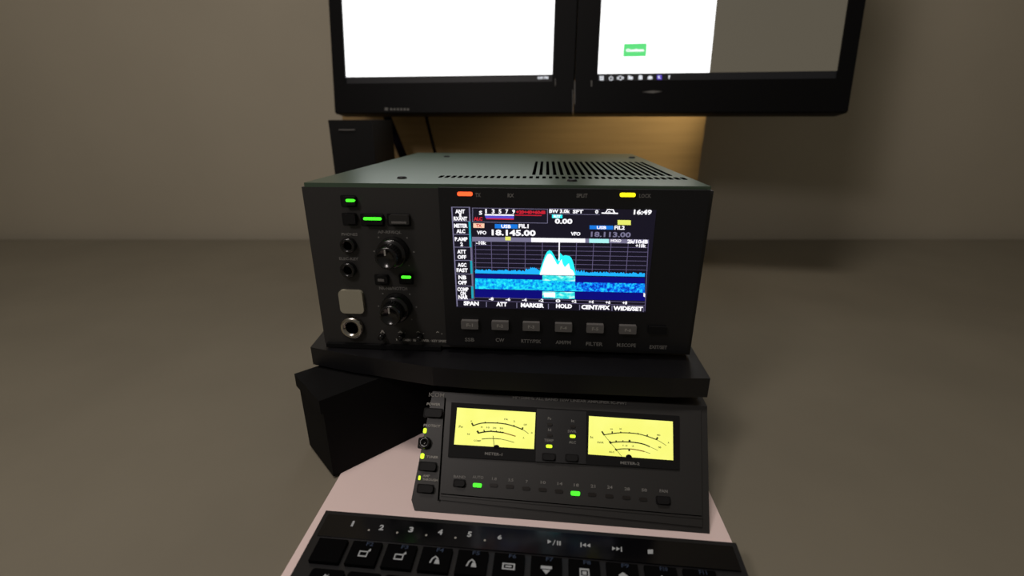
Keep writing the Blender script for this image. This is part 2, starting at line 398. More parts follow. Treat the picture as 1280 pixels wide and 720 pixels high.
# signal meter
dec('meter_window_frame', 's_grey', [bar(590, 260, 684, 261.5, .5), bar(590, 277.2, 684, 279, .6), [(684, 261), (684.7, 261), (684.7, 279), (684, 279)], [(590.5, 260), (591.1, 260), (591.1, 277), (590.5, 277)]])
dec('signal_bar', 's_violet', [[(606, 269.3), (642.5, 269.8), (642.3, 273.3), (607, 272.8)]], 1)
dec('signal_bar_top', 's_white', [[(606, 267.6), (642.5, 268.2), (642.5, 269.8), (606, 269.3)]], 2)
dec('signal_bar_base', 's_red', [[(608, 272.8), (642.3, 273.3), (642.3, 274.8), (608, 274)], [(644, 268.3), (677, 268.9), (677, 270), (644, 269.4)]], 2)
texts('signal_lettering', FR, dp, M['s_white'], Y0-.0003, [('S', 600.8, 266, 4, 5)] + [(s, x, 264 + i*.15, 3.6, 5.6) for i, (s, x) in enumerate((('1', 607.5), ('3', 616.5), ('5', 625), ('7', 633.5), ('9', 642)))], 1.2)
texts('signal_red_lettering', FR, dp, M['s_red'], Y0-.0003, [('+20+40+60dB', 663.5, 265.2, 37, 4.6), ('ALC', 597.5, 273.6, 11, 4.5)], 2)
dec('transmit_tag', 's_peach', [[(591.5, 279), (605.5, 279.3), (605.3, 285), (591.6, 284.7)]])
texts('transmit_lettering', FR, dp, M['s_red'], Y0-.0003, [('TX', 598.5, 282, 7, 4)], 1)
# main frequency
dec('mode_tag', 's_blue', [[(618.5, 280), (647, 280.5), (647, 285.8), (618.5, 285.3)], [(737, 281.7), (766.5, 282.2), (766.5, 287), (737, 286.5)]], 1)
dec('rit_tag', 's_cyan', [[(690, 268.2), (703, 268.5), (703, 272.8), (690, 272.5)]], 1)
texts('frequency_lettering', FR, dp, M['s_white'], Y0-.0003, [('18.145.00', 642, 291, 55, 7.6), ('VFO', 602, 290.8, 12, 4.6), ('USB', 632.5, 283, 12, 4.4), ('FIL1', 654.5, 282.7, 12.5, 5),
      ('BW 3.0k', 699.5, 264, 26, 4.8), ('SFT', 722.5, 264.5, 13, 4.8), ('0', 746, 264.8, 4, 5), ('RIT', 696.5, 270.5, 9, 3.6), ('0.00', 704.5, 276.6, 22, 6.6),
      ('VFO', 719.5, 292.3, 12, 4.6), ('USB', 752, 284.5, 12, 4), ('FIL2', 774.5, 284.6, 13, 5), ('16:49', 803.5, 265.2, 22.5, 6.6)], 1.3)
texts('second_frequency_lettering', FR, dp, M['s_grey'], Y0-.0003, [('18.113.00', 763.5, 293.2, 50, 6.6)], 1)
dec('yellow_tag', 's_yellow', [[(772, 275), (788.5, 275.3), (788.5, 281.4), (772, 281)]])
dec('filter_mark', 's_white', [bar(752, 266.3, 772.5, 266.8, 1.6), [(756, 266.5), (759, 261.6), (760.4, 261.6), (757.5, 266.5)], [(767, 266.5), (765.5, 261.6), (766.9, 261.6), (769.5, 266.5)], bar(759, 262, 766.5, 262.2, 1.3), bar(760, 264.8, 763, 264.9, 1)])
dec('filter_frame', 's_grey', [bar(686.5, 260.8, 750, 261.8, .5), bar(686.5, 267.5, 750, 268.4, .5)])
# scope
dec('reference_bar', 's_grey', [[(590, 296), (811, 299.5), (811, 304.5), (590, 301.8)]])
dec('reference_bar_white', 's_white', [[(664, 297.2), (731.5, 298.3), (731.5, 303.3), (664, 302.6)]], 1)
dec('reference_bar_cyan', 's_pcyan', [[(736.5, 298.4), (761, 298.8), (761, 303.9), (736.5, 303.5)]], 1)
dec('reference_bar_mark', 's_yellow', [[(631.5, 295.8), (638.5, 296), (638.3, 300.6), (631.5, 300.4)]], 1)
texts('scope_lettering', FR, dp, M['s_white'], Y0-.0003, [('HOLD', 770, 300.8, 13, 3.6), ('2k/10dB', 797, 302, 26, 5), ('+10k', 801, 307.2, 13, 4.6), ('-10k', 601.5, 303.6, 13, 4.6)], 1.3)
gl = []
for k in range(7):
    y0 = 301.8 + k*5.5; y1 = 305 + k*5.6
    gl.append(bar(593, y0+4.6, 810 - k*.6, y1+4.6, .55))
vx = [(594.5, 594.8), (614, 615), (635.3, 635.5), (656.6, 656.3), (678, 677.2), (720.8, 719.3), (742.3, 740), (764, 761.2), (785.5, 782.5)]
for a_, b_ in vx: gl.append([(a_-.35, 302), (a_+.35, 302), (b_+.35, 342), (b_-.35, 342)])
gl.append([(810, 304), (810.8, 304), (806.4, 389), (805.6, 389)]); gl.append([(589.5, 302), (590.2, 302), (593.2, 374), (592.5, 374)])
gl.append(bar(593, 371.5, 806, 378, .6)); gl.append(bar(572, 375, 806, 382, .6))
dec('scope_grid', 's_grid', gl)
bl = lambda x: 341.5 + (x-594)*.021             # scope base line
# trace
random.seed(11)
def noise_run(x0, x1, amp, n):
    return [(x0+(x1-x0)*i/n, bl(x0+(x1-x0)*i/n) - 3.2 - random.random()*amp) for i in range(n+1)]
def strip(name, m, top, base, lay):
    bm = bmesh.new(); y = Y0-lay*.00012
    t = [bm.verts.new((lambda p: (p[0], y, p[1]))(FR.at(px, py, y))) for px, py in top]
    b = [bm.verts.new((lambda p: (p[0], y, p[1]))(FR.at(px, base(px), y))) for px, py in top]
    for i in range(len(t)-1): bm.faces.new((t[i], t[i+1], b[i+1], b[i]))
    return link(name, bm, M[m], dp)
hump = [(674, 340), (676, 334), (678.5, 327), (681, 320), (684, 314.5), (687, 312.6), (689.5, 314), (692, 318), (694.5, 322.5), (696.8, 326), (698.5, 321), (700.2, 316), (702, 318), (704, 320), (706, 319), (709, 319.5), (712, 320), (714.5, 323), (716.5, 328), (718, 334), (719.5, 341)]
strip('noise_trace', 's_trace', noise_run(594, 656, 2.2, 60) + [(x, y-4*math.sin((x-656)/20*3.1)) for x, y in noise_run(656.5, 674, 3, 18)] + hump + noise_run(720, 731, 4, 10) + noise_run(732, 806, 2.2, 70), lambda x: bl(x), 1)
core = [(675, 342), (677, 336), (680, 327), (682, 322), (684.5, 318), (687.5, 317), (690, 319), (693, 324), (696, 330), (698, 331), (700.5, 326), (702, 324), (703.5, 330), (706, 334), (709, 331), (711, 329), (713, 336), (716, 338), (718, 342)]
strip('signal_hump', 's_cyan', hump, lambda x: bl(x)+.1, 1.5)
strip('signal_core', 's_white', core, lambda x: bl(x)+.3, 2)
line = lambda dy: (lambda x: bl(x)+dy)
def band(name, m, x0, x1, d0, d1, lay): return strip(name, m, [(x0+(x1-x0)*i/10, bl(x0+(x1-x0)*i/10)+d0) for i in range(11)], line(d1), lay)
band('waterfall_deep', 's_dblue', 594, 806, 1, 30, 1)
band('waterfall_noise', 's_fall', 678, 806, 8.6, 20, 2)
band('waterfall_noise_left', 's_fall_left', 594, 678, 6.5, 19.5, 2)
band('waterfall_burst', 's_burst', 678, 719, .8, 7.5, 3)
band('waterfall_burst_middle', 's_fall_left', 678, 719, 7.5, 20, 3)
band('waterfall_burst_low', 's_burst', 678, 718.5, 21, 29.5, 3)
band('waterfall_burst_bright', 's_white', 680, 694, 22.5, 28, 4)
dec('center_marker', 's_white', [[(698.3, 302.5), (699.8, 302.5), (699.4, 326), (698.2, 326)]], 3)
dec('cursor_mark', 's_white', [[(804.5, 366), (806.5, 367), (806.3, 371.5), (804.3, 370.5)]], 3)
texts('axis_lettering', FR, dp, M['s_white'], Y0-.0005, [(s, x, 373 + (x-594)*.03, 6, 4) for s, x in (('-8', 614), ('-6', 635), ('-4', 655.5), ('-2', 676.5), ('0', 697.5), ('+2', 717.5), ('+4', 739), ('+6', 760), ('+8', 781))], 1.2)
texts('softkey_lettering', FR, dp, M['s_white'], Y0-.0005, [('SPAN', 589, 379.3, 19, 5.4), ('ATT', 627, 380.3, 13.5, 5.4), ('MARKER', 665.5, 381.7, 29, 5.4), ('HOLD', 705, 382.7, 20, 5.4), ('CENT/FIX', 744.5, 384.2, 36, 5.6), ('WIDE/SET', 785, 385.7, 37, 5.6)], 1.8)
dec('softkey_divider', 's_grey', [[(x-.5, 377+(x-594)*.03), (x+.5, 377+(x-594)*.03), (x+.5, 383.5+(x-594)*.03), (x-.5, 383.5+(x-594)*.03)] for x in (608, 646, 685.5, 724.5, 765, 804)])

# ------------------------------------------------------------------ shelf under the transceiver
sh = thing('shelf', Vector((0, .29, 0)), 'black riser shelf with bowed front edge under the transceiver', 'shelf')
bm = bmesh.new()
front = []
for px, py in ((388, 434), (438, 443.5), (470, 448), (500, 453), (540, 459), (600, 463.5), (680, 467), (760, 470), (842, 473), (888, 473)):
    r = ray(px, py); t = (SH-CAM.z)/r.z; p = CAM + r*t; front.append((p.x, p.y-.29))
outline = front + [(front[-1][0]+.03, .32), (front[0][0]-.01, .32)]
vt = [bm.verts.new((x, y, SH)) for x, y in outline]; vb = [bm.verts.new((x, y, SH-.014)) for x, y in outline]
bm.faces.new(vt); bm.faces.new(vb[::-1])
for i in range(len(outline)): bm.faces.new((vt[i], vt[(i+1) % len(vt)], vb[(i+1) % len(vt)], vb[i]))
bev(bm, .002, 3, 40); link('shelf_board', bm, M['black'], sh)
for x in (front[0][0]+.004, front[-1][0]-.008):
    bm = bmesh.new(); box(bm, x, x+.012, .04, .30, .0021, SH-.0142); link('side_panel', bm, M['matte'], sh)

# added black case that makes the dark desk area under the shelf's left end
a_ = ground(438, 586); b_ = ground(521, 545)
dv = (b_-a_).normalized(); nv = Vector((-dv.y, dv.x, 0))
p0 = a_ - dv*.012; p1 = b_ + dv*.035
bc = thing('added_dark_case', (p0+p1)/2, 'plain black case added to make the dark desk area under the left end of the shelf', 'case')
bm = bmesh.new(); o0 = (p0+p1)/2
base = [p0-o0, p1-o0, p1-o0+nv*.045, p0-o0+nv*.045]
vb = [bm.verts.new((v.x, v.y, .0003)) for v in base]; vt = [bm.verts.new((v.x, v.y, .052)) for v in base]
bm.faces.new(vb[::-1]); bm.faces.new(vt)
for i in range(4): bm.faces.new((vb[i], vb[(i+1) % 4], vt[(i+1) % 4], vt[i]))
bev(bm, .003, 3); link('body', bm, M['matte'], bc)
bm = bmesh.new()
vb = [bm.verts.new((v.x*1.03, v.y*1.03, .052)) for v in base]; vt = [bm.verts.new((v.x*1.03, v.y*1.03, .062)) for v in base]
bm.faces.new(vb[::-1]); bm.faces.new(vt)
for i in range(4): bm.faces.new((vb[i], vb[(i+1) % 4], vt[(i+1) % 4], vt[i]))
bev(bm, .002, 2); link('added_case_lid', bm, M['matte'], bc)

# ------------------------------------------------------------------ twin-meter amplifier control unit
TI = R(43)
g0 = ground(640, 645, .003)
FA = Face(g0, R(-5.5), TI)
am = thing('meter_control_unit', FA, 'charcoal control unit with two glowing yellow meters, tilted in front of the shelf', 'control unit')
back = (.050*math.sin(TI),)                      # back of the case runs level with the desk
def wedge(pts, bx):                              # front outline -> case body
    bm = bmesh.new(); prism(bm, pts, 0, .050*math.cos(TI), (0, .050*math.sin(TI))); return bm
tl, tr_, br, bl_ = P(FA, [(541, 488), (884, 509), (887, 667), (513.5, 630)])
zb = min(bl_[1], br[1]); zt = (tl[1]+tr_[1])/2
out = [(bl_[0]+.003, zb), (br[0], zb), (tr_[0], zt), (tl[0], zt), (bl_[0], zb+.006)]
bm = wedge(out, 0); bev(bm, .002, 3, 20); link('case_body', bm, M['uface'], am)
# main face plate, slightly proud, with a grooved bottom ledge
q = P(FA, [(557, 493), (876, 513), (878, 659), (548.5, 624.5)], -.0012)
bm = bmesh.new(); prism(bm, q, -.0012, .001); bev(bm, .0006, 2, 40); link('face_plate', bm, M['uface'], am)
q = P(FA, [(551, 618), (877, 646), (878, 648.5), (551, 620)], -.0016)
bm = bmesh.new(); prism(bm, q, -.0018, 0); link('lower_ridge', bm, M['case'], am)
for pp in ([(555.6, 497), (557, 497), (548.6, 626), (547, 626)], [(551, 616.6), (877, 644.6), (877, 645.6), (551, 617.8)]):
    decal(FA, 'panel_groove', M['hole'], am, [pp], -.0019)
# meter surround
YM = -.0013
q = P(FA, [(564.5, 503), (849, 520), (849, 587), (560, 571)], -.0022)
bm = bmesh.new(); prism(bm, q, -.0026, -.0005); bev(bm, .0005, 2, 40); link('meter_surround', bm, M['dark'], am)
q = P(FA, [(671, 511), (733, 514.5), (732.5, 580), (669.5, 577)], -.003)
bm = bmesh.new(); prism(bm, q, -.0032, -.001); bev(bm, .0005, 2, 40); link('centre_panel', bm, M['black'], am)

def meter_px(corners, arcs, lines, needle, hub, words, which):
    q = P(FA, corners, -.0030)
    bm = bmesh.new(); prism(bm, q, -.0030, -.0020); mf = link('meter_dial', bm, M['m_face'], am)
    y = -.00315
    u = (FA.at(hub[0]+1, hub[1], y)[0] - FA.at(hub[0], hub[1], y)[0])
    ink, red = bmesh.new(), bmesh.new()
    def seg(bm, p, r, wd):
        a = Vector(FA.at(*p, y)); b = Vector(FA.at(*r, y)); n = (b-a).normalized(); n = Vector((-n.y, n.x))*wd*u*.65
        flat(bm, [(a-n)[:], (b-n)[:], (b+n)[:], (a+n)[:]], y)
    for pts, wd, col in arcs:
        pts = smooth(pts)
        for p, r in zip(pts, pts[1:]): seg(red if col else ink, p, r, wd)
    for p, r, wd in lines: seg(ink, p, r, wd)
    link('meter_scale', ink, M['m_ink'], mf)
    if len(red.verts): link('meter_red_scale', red, M['m_red'], mf)
    else: red.free()
    bm = bmesh.new(); a = FA.at(*needle[0], -.0034); b = FA.at(*needle[1], -.0034); w_ = u*.35
    flat(bm, [(a[0]-w_, a[1]), (b[0]-w_, b[1]), (b[0]+w_, b[1]), (a[0]+w_, a[1])], -.0034); link('meter_needle', bm, M['matte'], mf)
    c = FA.at(*hub, -.0035)
    bm = bmesh.new(); flat(bm, [(c[0]+math.sin(R(t))*4*u, c[1]+math.cos(R(t))*3.6*u) for t in range(-90, 91, 15)], -.0035); link('needle_hub', bm, M['matte'], mf)
    texts('meter_lettering', FA, mf, M['m_ink'], -.0032, words, .6)
def smooth(p, n=6):
    o = []
    for i in range(len(p)-1):
        a = p[max(i-1, 0)]; b = p[i]; c = p[i+1]; d = p[min(i+2, len(p)-1)]
        for k in range(n):
            t = k/n
            o.append(tuple(.5*((2*b[j]) + (-a[j]+c[j])*t + (2*a[j]-5*b[j]+4*c[j]-d[j])*t*t + (-a[j]+3*b[j]-3*c[j]+d[j])*t**3) for j in (0, 1)))
    return o + [p[-1]]
# pixel positions measured in two close crops of the dials (9 px per photo pixel)
def z1(pts): return [(565+x/9, 500+y/9) for x, y in pts]
def z2(pts): return [(730+x/9, 510+y/9) for x, y in pts]
meter_px([(571.5, 509.5), (669.5, 515.5), (667.5, 561.3), (567.5, 555.5)],
   [(z1([(240, 288), (300, 268), (370, 258), (510, 260), (610, 272), (700, 296), (790, 330)]), 1.0, 0), (z1([(790, 330), (825, 352), (860, 378)]), .5, 0),
    (z1([(300, 372), (360, 360), (430, 353), (500, 358), (580, 368)]), 1.2, 0), (z1([(580, 368), (650, 388), (715, 408)]), .9, 1),
    (z1([(335, 440), (400, 434), (470, 434), (540, 438)]), .7, 0), (z1([(540, 438), (620, 455), (700, 478)]), .5, 0)],
   [(*z1([(222, 258), (240, 292)]), 1.5), (*z1([(375, 245), (372, 262)]), 1.2), (*z1([(512, 250), (512, 264)]), 1.2), (*z1([(700, 283), (692, 300)]), 1.3), (*z1([(798, 308), (786, 336)]), 1.5), (*z1([(605, 262), (603, 275)]), .8),
    (*z1([(282, 346), (303, 376)]), 1.8), (*z1([(358, 335), (366, 362)]), 1.1), (*z1([(398, 348), (402, 360)]), .9), (*z1([(440, 340), (440, 356)]), 1.0), (*z1([(500, 344), (500, 360)]), 1.0), (*z1([(545, 352), (543, 366)]), .8), (*z1([(575, 358), (573, 372)]), 1.4)],
   (z1([(462, 402)])[0], z1([(475, 525)])[0]), z1([(500, 538)])[0],
   [('Po', *z1([(100, 300)])[0], 5, 3), ('Id', *z1([(185, 383)])[0], 3, 2), ('COMP', *z1([(285, 458)])[0], 9, 2), ('1k', *z1([(612, 216)])[0], 5, 2.2), ('2', *z1([(700, 240)])[0], 2, 2.2), ('kW', *z1([(826, 278)])[0], 4, 2.4), ('W', *z1([(897, 370)])[0], 2.4, 2.2), ('A', *z1([(805, 426)])[0], 2, 2.2), ('0   10   20   30', *z1([(450, 312)])[0], 28, 2), ('0', *z1([(218, 238)])[0], 1.6, 2)], 'left')
meter_px([(736.3, 520), (841, 526.8), (841.6, 575.3), (735.2, 567.8)],
   [(z2([(225, 302), (315, 288), (410, 279), (510, 281), (610, 292), (710, 318), (815, 356)]), .9, 0), (z2([(815, 356), (870, 386), (925, 422)]), .45, 0),
    (z2([(300, 390), (370, 382), (440, 380), (510, 382)]), 1.0, 0), (z2([(510, 382), (600, 392), (680, 410), (740, 436)]), 1.1, 0), (z2([(740, 436), (790, 458), (830, 478)]), .4, 0),
    (z2([(365, 468), (430, 460), (510, 460)]), .9, 0), (z2([(510, 460), (590, 470), (680, 490)]), .9, 1), (z2([(680, 490), (710, 500), (745, 512)]), .4, 0)],
   [(*z2([(200, 262), (228, 305)]), 1.5), (*z2([(318, 262), (316, 290)]), 1.3), (*z2([(413, 265), (413, 280)]), 1.2), (*z2([(512, 270), (512, 283)]), 1.2), (*z2([(608, 280), (606, 293)]), .8), (*z2([(716, 298), (706, 320)]), 1.2), (*z2([(830, 330), (812, 358)]), 1.6),
    (*z2([(286, 375), (306, 400)]), 1.8), (*z2([(362, 364), (362, 384)]), 1.3), (*z2([(438, 364), (438, 382)]), 1.0), (*z2([(512, 358), (512, 384)]), 1.9),
    (*z2([(350, 458), (370, 480)]), 1.4), (*z2([(508, 458), (508, 486)]), 1.6)],
   (z2([(225, 302)])[0], z2([(425, 545)])[0]), z2([(505, 556)])[0],
   [('Ic', *z2([(88, 328)])[0], 3.5, 3), ('SWR', *z2([(186, 388)])[0], 8, 2.4), ('ALC', *z2([(312, 494)])[0], 7, 2.2), ('10', *z2([(310, 238)])[0], 3, 2), ('20', *z2([(410, 235)])[0], 3, 2), ('40', *z2([(838, 305)])[0], 4.5, 2.2), ('A', *z2([(950, 390)])[0], 2, 2.4), ('∞', *z2([(852, 443)])[0], 3.5, 2), ('1.5   2', *z2([(500, 425)])[0], 14, 1.8)], 'right')
# lettering
texts('unit_lettering', FA, am, M['dimprint'], -.0033, [('Po', 687, 523, 4.5, 3.4), ('Id', 687, 537.3, 4, 3.4), ('TEMP', 686, 550.5, 12, 3.4), ('Ic', 716, 526, 4, 3.4), ('SWR', 715, 539.3, 11, 3.4), ('ALC', 715.5, 552.8, 9, 3.4)])
texts('unit_lettering', FA, am, M['dimprint'], -.0028, [('METER-1', 617, 567.5, 22, 3.6), ('METER-2', 787.5, 579, 24, 3.6)])
texts('unit_lettering', FA, am, M['dimprint'], -.0014, [('BAND', 574.5, 596, 15, 3.4), ('AUTO', 597.5, 596.5, 14, 3.8), ('1.8', 618, 598.5, 6, 3.8), ('3.5', 638.5, 600, 6.5, 3.8), ('7', 658.5, 602, 2.6, 3.8), ('10', 679, 603, 6.5, 3.8), ('14', 700, 604.6, 6.5, 3.8), ('18', 720.5, 606.4, 6.5, 4),
      ('21', 741.3, 607.7, 6, 4), ('24', 762.3, 609, 6.8, 4), ('28', 784, 611.2, 7, 4), ('50', 805.3, 612.6, 7, 4), ('FAN', 829.5, 613.8, 10, 4), ('HF+50MHz ALL BAND 1kW LINEAR AMPLIFIER IC-PW1', 711, 500.5, 142, 3.4)])
texts('unit_logo', FA, am, M['print'], -.0004, [('ICOM', 545.8, 493.6, 19, 5.2)], .3)
texts('unit_side_lettering', FA, am, M['print'], -.0004, [('POWER', 542, 505.3, 17, 3.4), ('PROTECT', 540, 532.2, 21, 3.4), ('TUNER', 540.5, 571.3, 15, 3.2), ('AMP', 533, 594.7, 9, 3), ('THROUGH', 537.5, 599.7, 19, 3)])
def ubtn(x0, y0, x1, y1, y=-.0012, out=.003, name='push_button', m='satin'):
    pad(FA, 'button_recess', M['dark'], am, x0-1.6, y0-1.4, x1+1.6, y1+1.4, y-.0003, y+.0008, r=.001)
    return pad(FA, name, M[m], am, x0, y0, x1, y1, y-out, y, r=.0015, bevel=.0005)
ubtn(531, 511.5, 552, 521, 0, .004); ubtn(525, 578.5, 544.5, 588, 0, .0035); ubtn(522.5, 606.5, 541, 615.5, 0, .0035)
ubtn(568, 600.5, 580.5, 608); ubtn(679, 567.8, 693.5, 575, -.0032, .002); ubtn(708, 569, 722, 576.3, -.0032, .002); ubtn(821.5, 621.5, 837, 630)
x, z = FA.at(532, 553.5); bm = bmesh.new(); lathe(bm, x, z, [(.0038, .001), (.0038, -.003), (.0031, -.0038), (.0018, -.0038), (.0016, -.002)], 32); link('round_socket', bm, M['knob'], am, True)
pad(FA, 'socket_recess', M['dark'], am, 522.5, 547, 537, 561, -.0004, .001, r=.001)
def led(x0, y0, x1, y1, m, y=-.0012, r=.0008, name='indicator_light'):
    return pad(FA, name, M[m], am, x0, y0, x1, y1, y-.0007, y+.0004, r=r)
led(529, 535, 533, 541.5, 'led_lime', 0, .0009); led(525.4, 566.5, 530, 573.5, 'led_lime', 0, .001); led(522.8, 594.5, 525.4, 600, 'led_lime', 0, .0006)
led(682.5, 555.8, 690.3, 559.8, 'led_lime', -.0032); led(712.3, 543.3, 719.5, 547.3, 'led_lime', -.0032)
led(591, 604, 602, 609.2, 'led_green'); led(713.5, 614, 725, 619.6, 'led_green')
for x, y in ((617, 606.5), (637, 608), (657.5, 610.5), (678, 612), (698.5, 614), (740, 618), (761.5, 620), (783, 622), (804, 624)): led(x-5, y-2.2, x+5, y+2.2, 'led_off')
for x, y in ((687, 530.5), (687, 544), (716, 533)): led(x-3.4, y-1.8, x+3.4, y+1.8, 'led_off', -.0032)

# ------------------------------------------------------------------ keyboard
KT = R(86)
gk = ground(640, 657, .0195)
FK = Face(gk, R(-5.5), KT)                       # top plane; local z runs away from the viewer
kb = thing('keyboard', FK, 'black multimedia keyboard with grey legends at the front of the desk', 'keyboard')
kl = FK.at(408, 636)[0]; kr = FK.at(925, 690)[0]; kz = FK.at(640, 655.5)[1]
bm = bmesh.new(); box(bm, kl, kr, .0006, .0165, kz-.140, kz)
for v in bm.verts:                               # underside lies flat on the desk
    if v.co.y > .01: v.co.y = .0168 - (0 if v.co.z > kz-.01 else .0100)
bev(bm, .002, 3); link('keyboard_body', bm, M['black'], kb)
bm = bmesh.new(); box(bm, kl+.003, kr-.003, -.0004, .002, kz-.0168, kz-.003); bev(bm, .0006, 2); link('media_key_strip', bm, M['glossy'], kb)
# touch strip legends
lg = [('1', 441, 654.5, 2.8, 7), ('2', 477, 659.3, 6, 7), ('3', 514, 662, 6, 7), ('4', 550.5, 665, 6, 7), ('5', 587, 667.8, 5.5, 7), ('6', 624.7, 671.5, 5.5, 6)]
texts('strip_lettering', FK, kb, M['legend'], -.0006, lg, 1.5)
bm = bmesh.new()
for x, y in ((461, 662.5), (496.5, 665.8), (532.8, 669), (569.3, 672.2), (606, 675.4)):
    c, z = FK.at(x, y, -.0006); flat(bm, rrect(c, z, .0012, .0012, .0005), -.0006)
link('strip_dots', bm, M['print'], kb)
def tri(x, y, w_, h): return [(x-w_/2, y-h/2), (x+w_/2, y), (x-w_/2, y+h/2)]
def trl(x, y, w_, h): return [(x+w_/2, y-h/2), (x-w_/2, y), (x+w_/2, y+h/2)]
def sq(x, y, w_, h): return [(x-w_/2, y-h/2), (x+w_/2, y-h/2), (x+w_/2, y+h/2), (x-w_/2, y+h/2)]
decal(FK, 'media_symbols', M['legend'], kb, [tri(687, 677, 5, 5.5), [(690.5, 681.5), (693.5, 675), (694.6, 675), (691.6, 681.5)], sq(697, 678.8, 1.8, 5.5), sq(700, 679, 1.8, 5.5),
      sq(726.3, 681, 1.5, 6), trl(730.2, 681.3, 4.6, 5), trl(735.5, 681.8, 4.6, 5), tri(767.5, 685.5, 4.6, 5), tri(772.7, 686, 4.6, 5), sq(776.8, 686.6, 1.5, 6), sq(813, 689.6, 6.6, 5.4)], -.0006)
# keys: each a mesh of its own, legends as their sub-parts
pitch_px = 43.7
u = FK.at(499, 698)[0] - FK.at(455, 693.5)[0]
kx0 = FK.at(455, 694)[0]; zr = FK.at(455, 694)[1]
bm = bmesh.new(); hw = u*.46; kd = .0075
lo = [(-hw, -kd), (hw, -kd), (hw, kd), (-hw, kd)]
prism(bm, [(x*.9, z*.88) for x, z in lo], -.0018, .003, None)
bev(bm, .0007, 2); f_key = link('function_key', bm, M['keyt'], kb)
bm = bmesh.new(); prism(bm, rrect(0, 0, u*.9, .0165, .0016), -.0018, .003); bev(bm, .0006, 2); l_key = link('letter_key', bm, M['keyt'], kb)
def icon_polys(i):
    s = .0022
    ring = lambda w_, h: [[(-w_, -h), (w_, -h), (w_*.75, -h*.6), (-w_*.75, -h*.6)], [(-w_, h), (-w_*.75, h*.6), (w_*.75, h*.6), (w_, h)], [(-w_, -h), (-w_*.75, -h*.6), (-w_*.75, h*.6), (-w_, h)], [(w_, -h), (w_, h), (w_*.75, h*.6), (w_*.75, -h*.6)]]
    if i < 2: return ring(s*1.1, s*.75) + [[(s*1.0, s*.5), (s*1.6, s*.9), (s*1.4, s*1.5), (s*.9, s*.9)]]
    if i < 4: return [[(-s*1.2, -s*.8), (-s*.8, s*.4), (0, s*1.1), (s*.9, s*.4), (s*.7, s*.1), (0, s*.7), (-s*.5, s*.2), (-s*.8, -s*.8)], [(0, -s*.9), (s*1.3, -s*.9), (s*1.0, s*.1), (s*.2, s*.2)]]
    if i == 4: return ring(s*1.5, s*.8) + [[(-s*.7, -s*.2), (s*.7, -s*.2), (s*.7, s*.2), (-s*.7, s*.2)]]
    if i == 5: return [[(-s*1.3, s*.9), (s*1.3, s*.9), (s*1.3, s*.2), (-s*1.3, s*.2)], [(-s*1.0, 0), (s*1.0, 0), (0, -s*1.1)]]
    if i == 6: return ring(s*1.1, s*1.1) + [[(-s*.5, -s*.4), (s*.5, -s*.4), (s*.5, s*.4), (-s*.5, s*.4)]]
    return [[(-s, -s*.8), (s, -s*.8), (s, s*.3), (0, s), (-s, s*.3)]]
first = True
for i in range(-1, 10):
    x = kx0 + u*i
    if x + hw > kr - .004: break
    o = f_key if first else f_key.copy()
    if not first: C.objects.link(o)
    first = False; o.location = (x, 0, zr)
    if i < 0: continue
    bm = bmesh.new()
    for p in icon_polys(i): flat(bm, [(a+0, b) for a, b in p], -.0020)
    s = link('key_symbol', bm, M['legend'], o)
    bm = bmesh.new(); q, fs = glyph('F%d' % (i+2), .6)
    vs = [bm.verts.new((.0016+a*.0038, -.0020, .0052+b*.0022)) for a, b in q]
    for f in fs: bm.faces.new([vs[j] for j in f])
    link('key_lettering', bm, M['bluelegend'], o)
    s.location = (0, 0, -.0006)
chars = ['~\n`', '!\n1', '@\n2', '#\n3', '$\n4', '%\n5', '^\n6', '&\n7', '*\n8', '(\n9', ')\n0', '_\n-']
first = True
for row in range(5):
    for i in range(-1, 10):
        x = kx0 + u*(i + .27 + .25*(row % 2)); 
        if x - u*.45 < kl+.002 or x + u*.45 > kr - .003: continue
        o = l_key if first else l_key.copy()
        if not first: C.objects.link(o)
        first = False; o.location = (x, 0, zr-.0185-.0183*row)
        if row == 0:
            bm = bmesh.new()
            for s_, dz in zip(chars[i+1].split('\n'), (.0042, -.002)):
                q, fs = glyph(s_, 1)
                vs = [bm.verts.new((a*.0024, -.0020, dz+b*.003)) for a, b in q]
                for f in fs: bm.faces.new([vs[j] for j in f])
            link('key_lettering', bm, M['legend'], o)

# ------------------------------------------------------------------ monitors
def build_monitor(p, sx, wid, yaw, tilt, label, bez_in, bez_bot):
    F = Face(p, yaw, tilt)                 # origin = inner lower corner of the lit screen
    t = thing('computer_monitor', F, label, 'monitor')
    x0, x1 = (-wid, 0) if sx < 0 else (0, wid)
    hgt = wid*1.62
    bx0, bx1 = (x0-.020, x1+bez_in) if sx < 0 else (x0-bez_in, x1+.020)
    bm = bmesh.new(); box(bm, bx0, bx1, .0002, .030, -bez_bot, hgt+.02); bev(bm, .004, 3); link('monitor_casing', bm, M['bezel'], t)
    # frame strips around the recessed screen
    bm = bmesh.new()
    box(bm, bx0+.001, x0, -.004, .004, -bez_bot+.001, hgt+.019); box(bm, x1, bx1-.001, -.004, .004, -bez_bot+.001, hgt+.019)
    box(bm, x0, x1, -.004, .004, -bez_bot+.001, -.0095); box(bm, x0, x1, -.004, .004, hgt, hgt+.019)
    link('monitor_frame', bm, M['bezel'], t)
    bm = bmesh.new(); box(bm, (x0+x1)/2-.05, (x0+x1)/2+.05, .030, .05, .15, .25); link('mount_plate', bm, M['matte'], t)
    return t, F, x0, x1, hgt
DM = .70
MY, MT = R(-8), R(8)                             # both screens stand in one plane, casings side by side
pl_ = wpt(690.5, 93.3, DM); G_ = Face(pl_, MY, MT); gx, gz = G_.at(747, 92.3); BI = gx/2 - .0004
